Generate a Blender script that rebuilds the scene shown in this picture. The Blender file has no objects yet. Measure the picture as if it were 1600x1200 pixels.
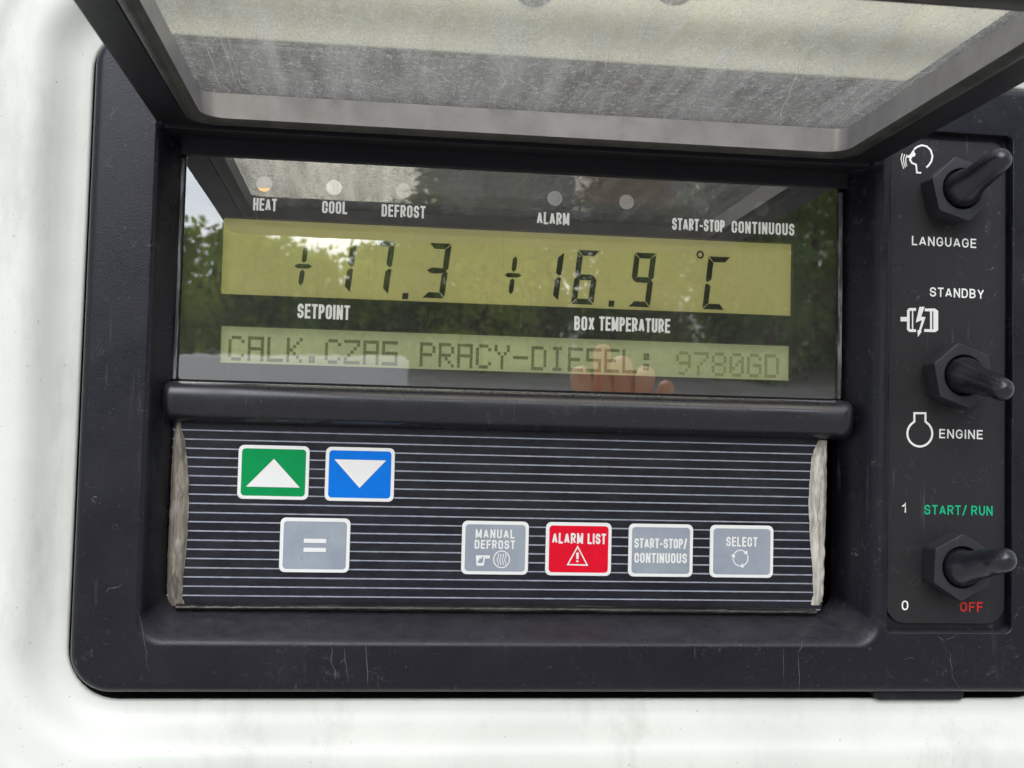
import bpy, bmesh, math, random
import numpy as np
from mathutils import Vector, Matrix, noise as mnoise

S = bpy.context.scene
COL = S.collection
random.seed(7)
rad = math.radians

# ------------------------------------------------------------------ camera, world, sun, exposure
# Panel frame, all in millimetres: u right, v up, d out of the panel toward the viewer.
# World metres: x = u, y = -d, z = v. The origin is the point of the panel plane straight in front of the lens.
MM = 0.001
CAM_D = 450.0
def W(u, v, d):
    return Vector((u * MM, -d * MM, v * MM))

def cam_axes():
    y, x, z = rad(-6.66), rad(2.94), rad(-1.42)
    return Matrix.Rotation(y, 3, 'Z') @ Matrix.Rotation(x, 3, 'X') @ Matrix.Rotation(z, 3, 'Y')
RC = cam_axes()
F_PX = 1800.0                                   # focal length in pixels of a 1600 x 1200 picture
cam_data = bpy.data.cameras.new('camera')
cam = bpy.data.objects.new('camera', cam_data)
COL.objects.link(cam)
cam_data.sensor_width = 9.6
cam_data.lens = 9.6 * F_PX / 1600.0
cam_data.clip_start = 0.005
cam_data.clip_end = 500
cam_data.dof.use_dof = True
cam_data.dof.focus_distance = 0.455
cam_data.dof.aperture_fstop = cam_data.lens / 1.5
right = RC @ Vector((1, 0, 0)); fwd = RC @ Vector((0, 1, 0)); up = RC @ Vector((0, 0, 1))
m = Matrix((right, up, -fwd)).transposed().to_4x4()
m.translation = W(0, 0, CAM_D)
cam.matrix_world = m
S.camera = cam

SUN_EL, SUN_ROT = 42.0, 192.0
world = bpy.data.worlds.new('World'); S.world = world
world.use_nodes = True
wn, wl = world.node_tree.nodes, world.node_tree.links
wn.clear()
wo = wn.new('ShaderNodeOutputWorld'); bg = wn.new('ShaderNodeBackground')
sky = wn.new('ShaderNodeTexSky'); sky.sky_type = 'NISHITA'; sky.sun_disc = False
sky.sun_elevation = rad(SUN_EL); sky.sun_rotation = rad(SUN_ROT)
sky.dust_density = 1.5; sky.air_density = 1.0; sky.ozone_density = 1.0
tc = wn.new('ShaderNodeTexCoord'); cl = wn.new('ShaderNodeTexNoise')
cl.inputs['Scale'].default_value = 3.5; cl.inputs['Detail'].default_value = 6
rmp = wn.new('ShaderNodeValToRGB')
rmp.color_ramp.elements[0].position = 0.36; rmp.color_ramp.elements[1].position = 0.52
bw = wn.new('ShaderNodeRGBToBW'); mulc = wn.new('ShaderNodeMath'); mulc.operation = 'MULTIPLY_ADD'
mulc.inputs[1].default_value = 1.3; mulc.inputs[2].default_value = 5.0
mx = wn.new('ShaderNodeMix'); mx.data_type = 'RGBA'
wl.new(tc.outputs['Generated'], cl.inputs['Vector']); wl.new(cl.outputs['Fac'], rmp.inputs['Fac'])
wl.new(sky.outputs['Color'], bw.inputs['Color']); wl.new(bw.outputs['Val'], mulc.inputs[0])
wl.new(rmp.outputs['Color'], mx.inputs['Factor'])
wl.new(sky.outputs['Color'], mx.inputs[6]); wl.new(mulc.outputs[0], mx.inputs[7])
# glow lobe added around the sun to brighten reflections and front light
sdir = Vector((math.sin(rad(-12)) * math.cos(rad(40)), -math.cos(rad(-12)) * math.cos(rad(40)), math.sin(rad(40))))
dt = wn.new('ShaderNodeVectorMath'); dt.operation = 'DOT_PRODUCT'; dt.inputs[1].default_value = sdir
nrm = wn.new('ShaderNodeVectorMath'); nrm.operation = 'NORMALIZE'
mr = wn.new('ShaderNodeMapRange'); mr.inputs['From Min'].default_value = .72; mr.inputs['From Max'].default_value = 1.0
mr.inputs['To Min'].default_value = 1.0; mr.inputs['To Max'].default_value = 2.6; mr.interpolation_type = 'SMOOTHSTEP'
vm = wn.new('ShaderNodeVectorMath'); vm.operation = 'SCALE'
wl.new(tc.outputs['Generated'], nrm.inputs[0]); wl.new(nrm.outputs[0], dt.inputs[0]); wl.new(dt.outputs['Value'], mr.inputs['Value'])
wl.new(mx.outputs[2], vm.inputs[0]); wl.new(mr.outputs[0], vm.inputs['Scale'])
tint = wn.new('ShaderNodeVectorMath'); tint.operation = 'MULTIPLY'; tint.inputs[1].default_value = (.975, 1.0, 1.015)
wl.new(vm.outputs[0], tint.inputs[0]); wl.new(tint.outputs[0], bg.inputs['Color']); bg.inputs['Strength'].default_value = 0.15
wl.new(bg.outputs['Background'], wo.inputs['Surface'])

sun_d = bpy.data.lights.new('sun', 'SUN'); sun_d.energy = .6; sun_d.angle = rad(40); sun_d.color = (1, .97, .92)
sun = bpy.data.objects.new('sun', sun_d); COL.objects.link(sun)
def sun_dir(el, az):                             # direction from the scene to the sun; az measured from -Y toward +X
    return Vector((math.sin(az) * math.cos(el), -math.cos(az) * math.cos(el), math.sin(el)))
sd = sun_dir(rad(SUN_EL), rad(-12))
sun.rotation_euler = sd.to_track_quat('Z', 'Y').to_euler()

S.view_settings.view_transform = 'Standard'; S.view_settings.look = 'None'
S.view_settings.gamma = 1.0; S.view_settings.use_curve_mapping = False
S.view_settings.exposure = -0.38
S.render.engine = 'CYCLES'
S.cycles.use_denoising = True
S.cycles.max_bounces = 12; S.cycles.transparent_max_bounces = 24
S.cycles.caustics_reflective = False; S.cycles.caustics_refractive = False

# ------------------------------------------------------------------ helpers
def at(px, py, d):
    """Point of the plane d (mm) that a 1600 x 1200 pixel of the photograph looks at."""
    r = RC @ Vector(((px - 800) / F_PX, 1, -(py - 600) / F_PX))
    k = CAM_D - d
    return r.x / r.y * k, r.z / r.y * k

def tag(o, label=None, cat=None, group=None, kind=None):
    if label: o['label'] = label
    if cat: o['category'] = cat
    if group: o['group'] = group
    if kind: o['kind'] = kind
    return o

def empty(name, parent=None, loc=None):
    o = bpy.data.objects.new(name, None); COL.objects.link(o)
    o.empty_display_size = .01
    if loc is not None: o.location = loc
    if parent: put_under(o, parent)
    return o

def put_under(o, parent):
    o.parent = parent
    pm = Matrix.Identity(4); p = parent
    while p:
        pm = Matrix.Translation(p.location) @ pm; p = p.parent
    o.matrix_parent_inverse = pm.inverted()

def link(name, bm, mats, parent=None, smooth=True, angle=35, weighted=True, recalc=True):
    me = bpy.data.meshes.new(name)
    if recalc: bmesh.ops.recalc_face_normals(bm, faces=bm.faces)
    bm.to_mesh(me); bm.free()
    o = bpy.data.objects.new(name, me); COL.objects.link(o)
    for mt in (mats if isinstance(mats, (list, tuple)) else [mats]): me.materials.append(mt)
    if smooth:
        for p in me.polygons: p.use_smooth = True
        me.set_sharp_from_angle(angle=rad(angle))
        if weighted:
            wm = o.modifiers.new('weighted', 'WEIGHTED_NORMAL'); wm.keep_sharp = True
    if parent: put_under(o, parent)
    return o

def rrect(u0, u1, v0, v1, r, n=8):
    """Rounded rectangle as a counter-clockwise list of 2D points; r one radius or four (bl, br, tr, tl)."""
    rs = r if isinstance(r, (list, tuple)) else [r] * 4
    pts = []
    for (cx, cy, a0, rr) in ((u0 + rs[0], v0 + rs[0], 180, rs[0]), (u1 - rs[1], v0 + rs[1], 270, rs[1]),
                             (u1 - rs[2], v1 - rs[2], 0, rs[2]), (u0 + rs[3], v1 - rs[3], 90, rs[3])):
        for i in range(n + 1):
            a = rad(a0 + 90 * i / n)
            pts.append((cx + rr * math.cos(a), cy + rr * math.sin(a)))
    return pts

def ring(bm, pts, d, T=None):
    T = T or (lambda a, b, c: W(a, b, c))
    return [bm.verts.new(T(x, y, d)) for x, y in pts]

def bridge(bm, a, b, mat=0):
    n = len(a)
    for i in range(n):
        j = (i + 1) % n
        try:
            f = bm.faces.new((a[i], a[j], b[j], b[i])); f.material_index = mat
        except ValueError: pass

def cap(bm, a, mat=0):
    f = bm.faces.new(a); f.material_index = mat; return f

def fill(bm, loops, mat=0):
    """Fill the area between an outer loop and its holes."""
    es = []
    for lp in loops:
        for i in range(len(lp)):
            e = bm.edges.get((lp[i], lp[(i + 1) % len(lp)])) or bm.edges.new((lp[i], lp[(i + 1) % len(lp)]))
            es.append(e)
    r = bmesh.ops.triangle_fill(bm, use_beauty=True, use_dissolve=False, edges=es)
    for g in r['geom']:
        if isinstance(g, bmesh.types.BMFace): g.material_index = mat

def slab(bm, pts_fn, d0, d1, b=0.4, mat=0, T=None, back=False, nb=3):
    """Plate standing from d0 to d1 with a rounded front edge; pts_fn(inset) gives its outline."""
    L = [ring(bm, pts_fn(0), d0, T)]
    for i in range(nb + 1):
        a = rad(90 * i / nb)
        L.append(ring(bm, pts_fn(b * (1 - math.cos(a))), d1 - b + b * math.sin(a), T))
    for x, y in zip(L, L[1:]): bridge(bm, x, y, mat)
    cap(bm, L[-1], mat)
    if back: cap(bm, L[0][::-1], mat)

# ---- flat strokes and polygons for printed marks
STEP = [0]
def poly(bm, pts, d, mat=0):
    STEP[0] = (STEP[0] + 1) % 12
    vs = [bm.verts.new(W(x, y, d + .009 * STEP[0])) for x, y in pts]
    f = bm.faces.new(vs); f.material_index = mat
    f.normal_update()
    if f.normal.y > 0: f.normal_flip()

def stroke(bm, pts, w, d, closed=False, mat=0):
    P = [Vector(p) for p in pts]
    Q = [P[0]]
    for p in P[1:]:
        if (p - Q[-1]).length > 1e-5: Q.append(p)
    if closed and (Q[0] - Q[-1]).length < 1e-5: Q.pop()
    n = len(Q); L = []; R = []
    for i in range(n):
        a = Q[i] - Q[i - 1] if (i > 0 or closed) else None
        b = Q[(i + 1) % n] - Q[i] if (i < n - 1 or closed) else None
        if a is None: a = b
        if b is None: b = a
        a = a.normalized(); b = b.normalized()
        na, nb = Vector((-a.y, a.x)), Vector((-b.y, b.x))
        mdir = na + nb
        if mdir.length < 1e-4: mdir = na
        mdir.normalize()
        k = min(1 / max(mdir.dot(na), .35), 2.2)
        L.append(Q[i] + mdir * k * w / 2); R.append(Q[i] - mdir * k * w / 2)
    STEP[0] = (STEP[0] + 1) % 12
    dd = d + .009 * STEP[0]
    lv = [bm.verts.new(W(p.x, p.y, dd)) for p in L]; rv = [bm.verts.new(W(p.x, p.y, dd)) for p in R]
    for i in range(n if closed else n - 1):
        j = (i + 1) % n
        f = bm.faces.new((rv[i], rv[j], lv[j], lv[i])); f.material_index = mat

def arc(cx, cy, rx, ry, a0, a1, n=7):
    return [(cx + rx * math.cos(rad(a0 + (a1 - a0) * i / n)), cy + ry * math.sin(rad(a0 + (a1 - a0) * i / n))) for i in range(n + 1)]

def glyph(c, q):
    """Capital letters as centre lines in a unit box; q is the height of the round corners."""
    loop = arc(.5, 1 - q, .5, q, 0, 180) + arc(.5, q, .5, q, 180, 360)
    g = {
        'A': (1.12, [[(0, 0), (.48, 1)], [(.52, 1), (1, 0)], [(.17, .27), (.83, .27)]]),
        'B': (1, [arc(.5, .25, .5, .25, -90, 90)[::1] + [(0, .5)], [(0, 0), (0, 1), (.45, 1)] + arc(.45, .75, .48, .25, 90, -90), [(0, 0), (.5, 0)]]),
        'C': (1, [[(1, .66)] + arc(.5, 1 - q, .5, q, 0, 180) + arc(.5, q, .5, q, 180, 360) + [(1, .34)]]),
        'D': (1, [[(0, 0), (0, 1)], [(0, 1), (.5, 1)] + arc(.5, 1 - q, .5, q, 90, 0) + arc(.5, q, .5, q, 0, -90) + [(0, 0)]]),
        'E': (.85, [[(1, 1), (0, 1), (0, 0), (1, 0)], [(0, .52), (.9, .52)]]),
        'F': (.8, [[(1, 1), (0, 1), (0, 0)], [(0, .5), (.88, .5)]]),
        'G': (1.05, [[(1, .68)] + arc(.5, 1 - q, .5, q, 0, 180) + arc(.5, q, .5, q, 180, 360) + [(1, .47), (.55, .47)]]),
        'H': (1, [[(0, 0), (0, 1)], [(1, 0), (1, 1)], [(0, .52), (1, .52)]]),
        'I': (0, [[(.5, 0), (.5, 1)]]),
        'L': (.78, [[(0, 1), (0, 0), (1, 0)]]),
        'M': (1.35, [[(0, 0), (0, 1)], [(.03, 1), (.49, .05)], [(.51, .05), (.97, 1)], [(1, 1), (1, 0)]]),
        'N': (1.02, [[(0, 0), (0, 1)], [(.04, 1), (.96, 0)], [(1, 0), (1, 1)]]),
        'O': (1, [loop, 'c']),
        'P': (.95, [[(0, 0), (0, 1)], [(0, 1), (.5, 1)] + arc(.5, .73, .5, .27, 90, -90) + [(0, .46)]]),
        'R': (1, [[(0, 0), (0, 1)], [(0, 1), (.5, 1)] + arc(.5, .74, .5, .26, 90, -90) + [(0, .48)], [(.55, .48), (1, 0)]]),
        'S': (1, [[(.98, .70)] + arc(.5, .76, .48, .24, 10, 180, 8) + arc(.25, .74, .25, .2, 180, 250, 4) + arc(.75, .27, .25, .2, 70, 0, 4) + arc(.5, .24, .5, .24, 0, -170, 8) + [(.0, .31)]]),
        'T': (.9, [[(0, 1), (1, 1)], [(.5, 1), (.5, 0)]]),
        'U': (1, [[(0, 1)] + arc(.5, q, .5, q, 180, 360) + [(1, 1)]]),
        'X': (1.05, [[(0, 0), (1, 1)], [(0, 1), (1, 0)]]),
        'Y': (1.08, [[(0, 1), (.5, .42), (1, 1)], [(.5, .42), (.5, 0)]]),
        '-': (.5, [[(0, .42), (1, .42)]]),
        '/': (.6, [[(0, -.05), (1, 1.05)]]),
        '0': (.9, [loop, 'c']),
        '1': (.42, [[(0, .72), (.8, .86), (.9, 1), (.9, 0)]]),
        ' ': (.55, []),
    }[c]
    return g

def lettering(s, pl, pr, cap_mm, d, mat, parent, weight=.19, q=.2, gap=.16, name='lettering', width=.42):
    """Printed word between two picked points of its baseline, flat on the plane d."""
    u0, va = at(pl[0], pl[1], d); u1, vb = at(pr[0], pr[1], d)
    v0 = (va + vb) / 2; t = weight * cap_mm
    adv = []; x = 0
    for c in s:
        w = glyph(c, q)[0] * width + (weight if c != ' ' else 0)
        adv.append((x, w)); x += w + gap * (1 if c != ' ' else .3)
    total = x - gap
    k = (u1 - u0) / (total * cap_mm)
    bm = bmesh.new()
    for c, (x, w) in zip(s, adv):
        gw, paths = glyph(c, q)
        closed = paths and paths[-1] == 'c'
        for p in paths:
            if p == 'c': continue
            wi = gw * width * cap_mm * k
            X0 = u0 + x * cap_mm * k + t / 2
            pts = [(X0 + a * wi, v0 + t / 2 + b * (cap_mm - t)) for a, b in p]
            if c in 'ILTFEHNMKPRBDUAXY1/-' or c == 'C':   # square ends reach the cap line
                pass
            # lengthen butt ends so stems reach cap height
            if not closed and len(pts) > 1:
                def ext(p0, p1):
                    vx, vy = p0[0] - p1[0], p0[1] - p1[1]; l = math.hypot(vx, vy) or 1
                    return (p0[0] + vx / l * t / 2, p0[1] + vy / l * t / 2)
                if c not in 'CGSANMXYDPR' or (abs(p[0][0] - p[-1][0]) < .01):
                    pts = [ext(pts[0], pts[1])] + pts[1:-1] + [ext(pts[-1], pts[-2])]
            stroke(bm, pts, t, d, closed)
    return link(name, bm, mat, parent, smooth=False)

# ------------------------------------------------------------------ materials
def nodes(name):
    mt = bpy.data.materials.new(name); mt.use_nodes = True
    return mt, mt.node_tree.nodes, mt.node_tree.links, mt.node_tree.nodes['Principled BSDF']

def N(nt, kind, **kw):
    n = nt.new('ShaderNode' + kind)
    for k, v in kw.items():
        if k in n.inputs: n.inputs[k].default_value = v
        else: setattr(n, k, v)
    return n

def coords(nd, lk, scale=(1, 1, 1), rot=(0, 0, 0)):
    t = N(nd, 'TexCoord'); mp = N(nd, 'Mapping')
    mp.inputs['Scale'].default_value = scale; mp.inputs['Rotation'].default_value = rot
    lk.new(t.outputs['Object'], mp.inputs['Vector'])
    return mp.outputs['Vector']

def noise(nd, lk, vec, scale, detail=4, rough=.55, dist=0.0):
    n = N(nd, 'TexNoise'); n.inputs['Scale'].default_value = scale; n.inputs['Detail'].default_value = detail
    n.inputs['Roughness'].default_value = rough; n.inputs['Distortion'].default_value = dist
    lk.new(vec, n.inputs['Vector']); return n.outputs['Fac']

def ramp(nd, lk, fac, lo, hi, a=0.0, b=1.0):
    r = N(nd, 'MapRange'); r.inputs['From Min'].default_value = lo; r.inputs['From Max'].default_value = hi
    r.inputs['To Min'].default_value = a; r.inputs['To Max'].default_value = b; r.clamp = True
    lk.new(fac, r.inputs['Value']); return r.outputs['Result']

def math_(nd, lk, op, a, b):
    n = N(nd, 'Math', operation=op)
    for i, x in enumerate((a, b)):
        if isinstance(x, (int, float)): n.inputs[i].default_value = x
        else: lk.new(x, n.inputs[i])
    return n.outputs[0]

def mixc(nd, lk, fac, a, b):
    n = N(nd, 'Mix', data_type='RGBA')
    if isinstance(fac, (int, float)): n.inputs[0].default_value = fac
    else: lk.new(fac, n.inputs[0])
    for i, x in ((6, a), (7, b)):
        if isinstance(x, tuple): n.inputs[i].default_value = (*x, 1)
        else: lk.new(x, n.inputs[i])
    return n.outputs[2]

def bump(nd, lk, bsdf, h, strength, dist):
    b = N(nd, 'Bump'); b.inputs['Strength'].default_value = strength; b.inputs['Distance'].default_value = dist
    lk.new(h, b.inputs['Height']); lk.new(b.outputs['Normal'], bsdf.inputs['Normal']); return b

def black_plastic(name, col=(.006, .006, .0098), rough=.29, dust_sheen=.62, grain=1.0, spec=.36):
    mt, nd, lk, b = nodes(name)
    v = coords(nd, lk)
    big = noise(nd, lk, v, 45, 5, .6)
    fine = noise(nd, lk, v, 1400, 2)
    streak = noise(nd, lk, coords(nd, lk, (1, 1, .06)), 420, 3, .6)
    speck = ramp(nd, lk, noise(nd, lk, v, 1100, 2, .5), .69, .75)
    spm = ramp(nd, lk, noise(nd, lk, v, 70, 3), .44, .66, .12, 1)
    sc = math_(nd, lk, 'MULTIPLY', ramp(nd, lk, streak, .62, .78), ramp(nd, lk, noise(nd, lk, v, 28, 3), .5, .62))
    base = mixc(nd, lk, ramp(nd, lk, big, .35, .75, 0, dust_sheen * .5), col, tuple(c * 1.4 + .003 for c in col))
    base = mixc(nd, lk, math_(nd, lk, 'MULTIPLY', sc, dust_sheen * 1.0), base, (.13, .125, .12))
    base = mixc(nd, lk, math_(nd, lk, 'MULTIPLY', math_(nd, lk, 'MULTIPLY', speck, spm), dust_sheen * .55), base, (.3, .29, .27))
    scf = math_(nd, lk, 'MULTIPLY', ramp(nd, lk, noise(nd, lk, v, 190, 5, .75, .8), .58, .72), ramp(nd, lk, noise(nd, lk, v, 17, 2), .53, .62))
    base = mixc(nd, lk, math_(nd, lk, 'MULTIPLY', scf, dust_sheen * .75), base, (.10, .098, .10))
    hn = noise(nd, lk, v, 95, 2, .5, 1.6)
    hair = math_(nd, lk, 'MULTIPLY', ramp(nd, lk, math_(nd, lk, 'ABSOLUTE', math_(nd, lk, 'SUBTRACT', hn, .5), 0), .001, .005, 1, 0), ramp(nd, lk, noise(nd, lk, v, 120, 2), .57, .64))
    base = mixc(nd, lk, math_(nd, lk, 'MULTIPLY', hair, dust_sheen * .75), base, (.2, .195, .19))
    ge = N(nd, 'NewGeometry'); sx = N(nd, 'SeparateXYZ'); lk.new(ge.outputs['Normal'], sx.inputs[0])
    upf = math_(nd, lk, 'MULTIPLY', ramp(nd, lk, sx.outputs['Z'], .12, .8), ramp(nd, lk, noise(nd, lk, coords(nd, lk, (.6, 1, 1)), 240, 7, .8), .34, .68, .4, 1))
    base = mixc(nd, lk, math_(nd, lk, 'MULTIPLY', upf, dust_sheen), base, (.07, .066, .078))  # paler lilac on upward faces: settled dust plus a painted sky sheen
    lk.new(base, b.inputs['Base Color'])
    lk.new(ramp(nd, lk, big, .3, .75, rough - .07, rough + .12), b.inputs['Roughness'])
    b.inputs['Specular IOR Level'].default_value = spec
    b.inputs['Specular Tint'].default_value = (.92, .92, 1, 1)
    h = math_(nd, lk, 'ADD', fine, math_(nd, lk, 'MULTIPLY', noise(nd, lk, v, 5200, 1), .5))
    bump(nd, lk, b, h, .35 * grain, .00018)
    return mt

def plain(name, col, rough=.5, spec=.5, var=0.0, vscale=200, emit=0, metallic=0):
    mt, nd, lk, b = nodes(name)
    if var:
        v = coords(nd, lk)
        n = noise(nd, lk, v, vscale, 5, .6)
        lk.new(mixc(nd, lk, ramp(nd, lk, n, .3, .7), tuple(c * (1 - var) for c in col), tuple(min(1, c * (1 + var)) for c in col)), b.inputs['Base Color'])
    else: b.inputs['Base Color'].default_value = (*col, 1)
    b.inputs['Roughness'].default_value = rough; b.inputs['Specular IOR Level'].default_value = spec
    b.inputs['Metallic'].default_value = metallic
    if emit:
        b.inputs['Emission Color'].default_value = (*col, 1); b.inputs['Emission Strength'].default_value = emit
    return mt

M = {}
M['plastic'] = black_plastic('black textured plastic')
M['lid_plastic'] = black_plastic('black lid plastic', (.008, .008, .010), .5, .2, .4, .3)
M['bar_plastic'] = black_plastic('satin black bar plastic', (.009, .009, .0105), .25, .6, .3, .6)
M['recess'] = black_plastic('painted gap shade', (.012, .012, .014), .55, .25, .5, .3)
M['plate'] = black_plastic('switch plate film', (.0125, .012, .0125), .55, .6, .8)
M['rubber'] = black_plastic('black switch rubber', (.010, .010, .014), .24, .12, .3, .55)
M['nut'] = black_plastic('black switch nut', (.027, .027, .032), .36, .4, .5)
M['print_white'] = plain('white print', (.8, .8, .8), .5, .3)
M['print_green'] = plain('green print', (.0, .42, .22), .5, .3)
M['print_red'] = plain('red print', (.62, .02, .02), .5, .3)
M['button_white'] = plain('button border white', (.82, .82, .82), .4, .4)
M['button_green'] = plain('button green', (.0, .27, .075), .35, .15, .05)
M['button_blue'] = plain('button blue', (.0, .17, .72), .35, .15, .05)
M['button_red'] = plain('button red', (.72, .004, .025), .35, .15, .05)
M['plug'] = plain('dark plug rubber', (.05, .05, .053), .6, .4, .3, 900)
M['led'] = plain('indicator lens', (.45, .43, .44), .25, .5, emit=.25)  # faint glow added in place of light the lens catches
M['led_pale'] = plain('pale indicator lens', (.7, .7, .72), .25, .5, emit=.4)  # more of the same added glow, for the brightest lens
M['led_dark'] = plain('unlit indicator lens', (.07, .07, .075), .3, .5)
M['amber'] = plain('lit amber indicator', (1, .42, .02), .3, .5, emit=1.3)

def mat_casing():
    mt, nd, lk, b = nodes('white casing paint')
    v = coords(nd, lk)
    n = noise(nd, lk, v, 11, 5, .6); sp = ramp(nd, lk, noise(nd, lk, v, 620, 2, .5), .72, .76)
    g = ramp(nd, lk, noise(nd, lk, coords(nd, lk, (1, 1, .3)), 40, 6, .7), .52, .75)
    c = mixc(nd, lk, ramp(nd, lk, n, .35, .7), (.68, .695, .655), (.57, .585, .55))
    c = mixc(nd, lk, math_(nd, lk, 'MULTIPLY', g, .45), c, (.36, .355, .32))
    c = mixc(nd, lk, math_(nd, lk, 'MULTIPLY', sp, .55), c, (.2, .19, .17))
    lk.new(c, b.inputs['Base Color']); b.inputs['Roughness'].default_value = .38
    bump(nd, lk, b, noise(nd, lk, v, 520, 2), .12, .0006)
    return mt
M['casing'] = mat_casing()

def mat_button_grey():
    mt, nd, lk, b = nodes('button grey')
    v = coords(nd, lk)
    n = noise(nd, lk, v, 60, 4, .6)
    s = math_(nd, lk, 'MULTIPLY', ramp(nd, lk, noise(nd, lk, v, 700, 3, .6, 1.5), .63, .7), ramp(nd, lk, noise(nd, lk, v, 60, 2), .55, .65))
    c = mixc(nd, lk, ramp(nd, lk, n, .35, .7), (.255, .29, .35), (.33, .37, .43))
    c = mixc(nd, lk, math_(nd, lk, 'MULTIPLY', s, .7), c, (.08, .08, .085))
    lk.new(c, b.inputs['Base Color']); b.inputs['Roughness'].default_value = .4
    return mt
M['button_grey'] = mat_button_grey()

def mat_keypad(v_first, pitch):
    """Ribbed dark film: thin pale lines every pitch metres."""
    mt, nd, lk, b = nodes('striped keypad film')
    v = coords(nd, lk); sx = N(nd, 'SeparateXYZ'); lk.new(v, sx.inputs[0])
    t = math_(nd, lk, 'DIVIDE', math_(nd, lk, 'SUBTRACT', sx.outputs['Z'], v_first), pitch)
    f = math_(nd, lk, 'FRACT', math_(nd, lk, 'ADD', t, 100.5), 0)
    dist = math_(nd, lk, 'ABSOLUTE', math_(nd, lk, 'SUBTRACT', f, .5), 0)
    wob = ramp(nd, lk, noise(nd, lk, v, 300, 3), .3, .7, .055, .085)
    line = math_(nd, lk, 'LESS_THAN', dist, wob)
    dirt = noise(nd, lk, coords(nd, lk, (1, 1, 2)), 70, 6, .7)
    base = mixc(nd, lk, ramp(nd, lk, dirt, .4, .8), (.007, .007, .013), (.022, .023, .031))
    lc = mixc(nd, lk, ramp(nd, lk, dirt, .4, .7), (.34, .36, .44), (.24, .26, .32))
    lk.new(mixc(nd, lk, line, base, lc), b.inputs['Base Color'])
    lk.new(ramp(nd, lk, dirt, .3, .7, .34, .5), b.inputs['Roughness'])
    b.inputs['Specular IOR Level'].default_value = .25
    return mt

def mat_gasket(name, a, c, dark, stretch=(1, 1, .07), rough=.5):
    mt, nd, lk, b = nodes(name)
    v = coords(nd, lk, stretch); n = noise(nd, lk, v, 420, 5, .65, .8)
    g = noise(nd, lk, coords(nd, lk, tuple(min(1, x * 2.2) for x in stretch)), 520, 4, .6)
    col = mixc(nd, lk, ramp(nd, lk, n, .38, .6), dark, a)
    col = mixc(nd, lk, ramp(nd, lk, g, .48, .66, 0, .85), col, c)
    col = mixc(nd, lk, ramp(nd, lk, noise(nd, lk, v, 240, 3, .6, .5), .64, .70, 0, .7), col, tuple(x * .22 for x in dark))
    lk.new(col, b.inputs['Base Color']); b.inputs['Roughness'].default_value = rough
    bump(nd, lk, b, math_(nd, lk, 'ADD', n, math_(nd, lk, 'MULTIPLY', g, .6)),    .6, .0007)
    return mt
M['gasket'] = mat_gasket('worn foam gasket', (.25, .22, .185), (.38, .345, .30), (.13, .11, .09))
M['gasket_pale'] = mat_gasket('pale worn foam gasket', (.5, .48, .43), (.72, .70, .63), (.27, .25, .21))
M['gasket_dark'] = mat_gasket('dark torn gasket', (.012, .0115, .011), (.06, .054, .05), (.012, .012, .012), (.04, 1, 1), .22)
M['edge_tape'] = mat_gasket('speckled edge tape', (.07, .07, .075), (.28, .28, .3), (.02, .02, .022))

def front_fresnel(nd, lk, ior):
    fr = N(nd, 'Fresnel'); fr.inputs['IOR'].default_value = ior
    ge = N(nd, 'NewGeometry')
    return math_(nd, lk, 'MULTIPLY', fr.outputs[0], math_(nd, lk, 'SUBTRACT', 1.0, ge.outputs['Backfacing']))

def mat_pane():
    mt, nd, lk, b = nodes('clear display pane')
    out = nd['Material Output']; nd.remove(b)
    fr = front_fresnel(nd, lk, 3.4)
    v = coords(nd, lk)
    sm = noise(nd, lk, v, 30, 5, .7, .5)
    gl = N(nd, 'BsdfGlossy'); lk.new(ramp(nd, lk, sm, .4, .8, .0, .02), gl.inputs['Roughness'])
    wob = N(nd, 'Bump'); wob.inputs['Strength'].default_value = .05; wob.inputs['Distance'].default_value = .0002
    lk.new(noise(nd, lk, v, 60, 2), wob.inputs['Height']); lk.new(wob.outputs[0], gl.inputs['Normal'])
    tr = N(nd, 'BsdfTransparent'); tr.inputs['Color'].default_value = (.97, .97, .96, 1)
    df = N(nd, 'BsdfDiffuse'); df.inputs['Color'].default_value = (.5, .5, .48, 1)
    hz = N(nd, 'MixShader')
    scr = math_(nd, lk, 'MULTIPLY', ramp(nd, lk, noise(nd, lk, coords(nd, lk, (1, 1, .08), (0, rad(12), 0)), 700, 2, .5), .68, .76), .10)
    spk = math_(nd, lk, 'MULTIPLY', ramp(nd, lk, noise(nd, lk, v, 1500, 1, .4), .74, .8), .25)
    lk.new(math_(nd, lk, 'ADD', math_(nd, lk, 'ADD', scr, spk), ramp(nd, lk, sm, .35, .8, .012, .05)), hz.inputs[0])
    lk.new(tr.outputs[0], hz.inputs[1]); lk.new(df.outputs[0], hz.inputs[2])
    mxs = N(nd, 'MixShader'); lk.new(fr, mxs.inputs[0])
    lk.new(hz.outputs[0], mxs.inputs[1]); lk.new(gl.outputs[0], mxs.inputs[2])
    lk.new(mxs.outputs[0], out.inputs['Surface'])
    return mt
M['pane'] = mat_pane()

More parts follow.
